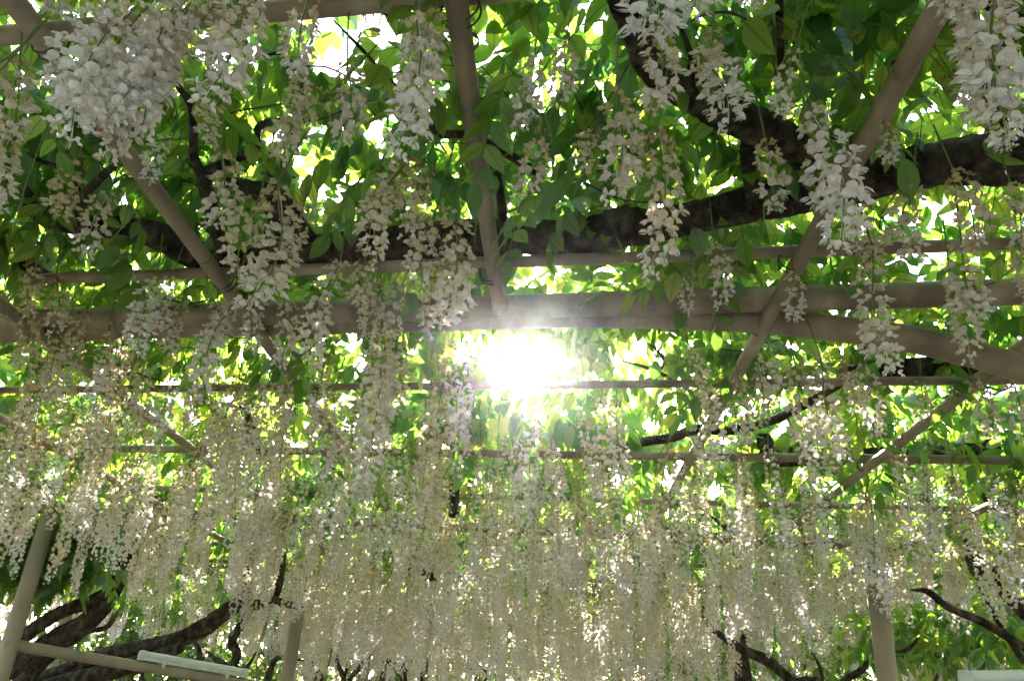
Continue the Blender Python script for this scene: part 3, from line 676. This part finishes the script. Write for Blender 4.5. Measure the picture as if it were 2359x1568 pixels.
BARE = [[(1430, 0), (1480, 130), (1560, 190), (1700, 275), (1850, 350)], [(1340, 540), (1500, 520), (1700, 478), (1950, 428), (2200, 372), (2359, 362)], [(166, 516), (397, 560), (500, 610)], [(60, 40), (520, 660)], [(2150, 0), (1800, 640)]]
def canopy(n, x0, x1, y0, y1, zlo, zhi, keep=1.0):
    P = np.stack([rng.uniform(x0, x1, n), rng.uniform(y0, y1, n), H+EYE+zlo+(zhi-zlo)*rng.beta(1.3, 1.6, n)], 1)
    c = np.sin(P[:, 0]*4.1+1)*np.sin(P[:, 1]*4.7+P[:, 0])+.6*np.sin(P[:, 0]*9.3+2)*np.cos(P[:, 1]*8.1)+.5*np.sin(P[:, 2]*14+P[:, 0]*5)
    P = P[rng.random(n) < keep*np.clip(.76+.26*c, .38, 1)]
    P = P[~(sun_clear(P, .07) | in_gap(P))]
    qx, qy, dq = proj(P); hide = np.zeros(len(P), bool)
    for line in BARE:                          # the thick limbs stand clear of most leaves below them
        for (ax, ay), (bx_, by_) in zip(line[:-1], line[1:]):
            t = np.clip(((qx-ax)*(bx_-ax)+(qy-ay)*(by_-ay))/((bx_-ax)**2+(by_-ay)**2), 0, 1)
            hide |= (np.hypot(qx-ax-t*(bx_-ax), qy-ay-t*(by_-ay)) < 75) & (P[:, 2] < EYE+ZL+.07)
    return P[~(hide & (rng.random(len(P)) < .85))]
near = canopy(4900, -3.2, 3.2, .2, 3.4, .19, .66)
lowl = canopy(110, -2.2, 2.2, .8, 3.2, -.02, .12, .8)
near = np.concatenate([near, lowl])
near = near[near[:, 1]+near[:, 2]*0 > .2]
px, py, dd = proj(near)
inv = (px > -80) & (px < 2440) & (py > -80) & (py < 1000) & (dd > .5)
rank = dd+.9*(near[:, 2]-EYE-H)+np.where(inv, 0, 100)
fm = rots(len(near), .42); sc_ = rng.uniform(.85, 1.3, len(near))
def in_channel(V, M, O, r=.06):
    return sun_clear(np.einsum('vk,nkj->nvj', V, M)+O[:, None, :], r).any(1)
bad = np.zeros(len(near), bool)
for j in range(len(HI)):
    bad |= in_channel(HI[j][0], fm*sc_[:, None, None], near)
near = near[~bad]; fm = fm[~bad]; sc_ = sc_[~bad]; rank = rank[~bad]
order = np.argsort(rank); NI = 285
LME = []
for V, T, U in HI:
    me = npmesh('leaf', V, T, True, {'lu': U[:, 0], 'lv': U[:, 1]}); me.materials.append(M_LEAF); LME.append(me)
for j in order[:NI]:
    p = near[j]; m = fm[j]*sc_[j]
    o = bpy.data.objects.new('leaf', LME[j % len(LME)]); COL.objects.link(o)
    v = VINES[owner(p[0], p[1])]; o.parent = v
    mm = Matrix([[m[0][i], m[1][i], m[2][i], p[i]] for i in range(3)]+[[0, 0, 0, 1]])
    o.matrix_basis = Matrix.Translation(-Vector(v.location)) @ mm
rest = order[NI:]
own = np.array([owner(p[0], p[1]) for p in near])
FOL = {k: Acc() for k in range(7)}
for k in range(7):
    for j in range(len(HI)):
        s = [q for q in rest if own[q] == k and q % len(HI) == j]
        if s:
            V, T, U = HI[j]; W, TT, _ = instances(V, T, fm[s]*sc_[s][:, None, None], near[s]); FOL[k].add(W, TT, None, np.tile(U, (len(s), 1)))
farl = canopy(14200, -7.5, 7.5, 3.4, 15.5, .10, .64)
side = np.concatenate([canopy(1500, -6.5, -3.2, -2, 3.4, 0, .5), canopy(1500, 3.2, 6.5, -2, 3.4, 0, .5), canopy(2200, -3.2, 3.2, -2.2, .2, 0, .5)])
farl = farl[np.abs(farl[:, 0]) < 2.5+farl[:, 1]*.75]
clump = np.array([ony(rng.uniform(-40, 245), rng.uniform(1185, 1310), rng.uniform(5.95, 6.5)) for _ in range(230)]+[ony(rng.uniform(2000, 2400), rng.uniform(1380, 1500), rng.uniform(6, 7.5)) for _ in range(120)]+[ony(rng.uniform(1520, 1950), rng.uniform(1400, 1560), rng.uniform(9, 11)) for _ in range(120)])
farl = np.concatenate([farl, side, clump])
fr = rots(len(farl), .45); fs = rng.uniform(.9, 1.25, len(farl)); ft = rng.integers(0, len(LO), len(farl))
bad = np.zeros(len(farl), bool)
for j in range(len(LO)): bad |= in_channel(LO[j][0], fr*fs[:, None, None], farl, .075)
farl, fr, fs, ft = farl[~bad], fr[~bad], fs[~bad], ft[~bad]
fo = np.array([owner(p[0], p[1]) for p in farl])
for k in range(7):
    for j in range(len(LO)):
        s = np.where((fo == k) & (ft == j))[0]
        if len(s):
            V, T, U = LO[j]; W, TT, _ = instances(V, T, fr[s]*fs[s][:, None, None], farl[s]); FOL[k].add(W, TT)
for k in range(7):
    o = put('foliage', FOL[k].mesh('foliage', True, True), M_LEAF, VINES[k]); tag(o, kind='stuff')
# twigs and green shoots threading the canopy
for i in range(90):
    x = rng.uniform(-2.3, 2.1); y = rng.uniform(.9, 3.6); a = rng.uniform(0, 6.28); L = rng.uniform(.25, .7); z = H+EYE+rng.uniform(.0, .18)
    P = []; 
    for t in np.linspace(0, 1, 6):
        a += rng.normal(0, .28); x += math.cos(a)*L/5; y += math.sin(a)*L/5; z += rng.normal(0, .025); P.append((x, y, z))
    if sun_clear(np.array(P), .1).any(): continue
    r0 = rng.uniform(.0015, .0045); V, T = tube(P, np.linspace(r0, r0*.4, 6), 6, sub=3)
    put('twig', npmesh('twig', V, T), M_TWIG if i % 3 else M_STALK, VINES[owner(x, y)])
for (p, q, r_, z) in (((-10, 150), (112, 40), 7, 1.0), ((-10, 175), (118, 10), 5, 1.0), ((150, 150), (60, 420), 4, 1.05), ((60, 420), (20, 560), 4, 1.1), ((1840, 0), (1800, 150), 5, 1.08), ((345, 430), (250, 560), 4, 1.1)):
    A_ = onz(*p, z); B_ = onz(*q, z*1.02); rr_ = pxr(A_, r_); mid = (A_+B_)/2+np.array([.004, 0, -.008])
    V, T = tube([A_, mid, B_], [rr_, rr_*.9, rr_*.6], 7); put('shoot', npmesh('shoot', V, T), M_STALK, VINES[owner(A_[0], A_[1])])

# ---------------------------------------------------------------- trees beyond the pergola
def tree(x, y, h, w_, label, n=7000, z0=.2):
    t = empty('tree', (x, y, 0), label, 'tree')
    V, T = tube([(x, y, 0), (x+.1, y, h*.3), (x-.1, y+.1, h*.75)], [.16, .13, .05], 10, .1, 4); put('trunk', npmesh('trunk', V, T), M_BARK, t)
    acc = Acc(); Vl, Tl = leaflet_lo(); cs = []
    for i in range(16): cs.append((x+rng.normal(0, w_*.42), y+rng.normal(0, w_*.3), z0+(h-z0)*rng.uniform(.0, 1), w_*rng.uniform(.2, .36)))
    cs = np.array(cs); k = rng.integers(0, 16, n); d = rng.normal(0, 1, (n, 3)); d /= np.linalg.norm(d, axis=1)[:, None]
    P = cs[k, :3]+d*(cs[k, 3]*rng.uniform(.5, 1.05, n))[:, None]; P = P[P[:, 2] > .1]
    W, TT, _ = instances(Vl, Tl, rots(len(P), .8)*(.24*rng.uniform(.7, 1.4, len(P)))[:, None, None], P); acc.add(W, TT)
    o = put('crown', acc.mesh('crown', True, True), M_TREE, t); tag(o, kind='stuff')
for a in ((-13, 17, 5.5, 5, 'light green tree beyond the left post, farthest left of the background trees'), (-9, 19, 5, 4.5, 'yellow green tree seen past the two dark left trunks'),
          (-5, 18, 4.6, 5, 'low bushy tree behind the tube lamp at lower left'), (-1, 18, 4.6, 5.5, 'backlit tree behind the curtain of racemes at bottom centre'),
          (3.5, 18, 4.6, 5, 'backlit bushy tree left of the thick post, beyond the curtain'), (7.5, 17, 4.8, 4.5, 'bright green tree just right of the thick post'),
          (10.5, 15, 5.2, 4.5, 'bright green tree behind the corner lamp at lower right'), (12.5, 20, 6, 5, 'pale tree behind the slanting dark stems at the right edge')):
    tree(*a)

# ---------------------------------------------------------------- added volume, stands in for the lens glare round the sun
V, T = box((0, 11, 4.1), np.eye(3), (24, 36, 5.2))
hz, n_, L_, out_ = newmat('sun_glare_haze'); pv = n_.new('ShaderNodeVolumePrincipled')
pv.inputs['Density'].default_value = .0008; pv.inputs['Anisotropy'].default_value = .93; pv.inputs['Color'].default_value = (.93, .95, 1, 1)
L_.new(pv.outputs[0], out_.inputs['Volume'])
ho = put('sun_glare_volume', npmesh('sun_glare_volume', V, T, False), hz); tag(ho, kind='stuff')
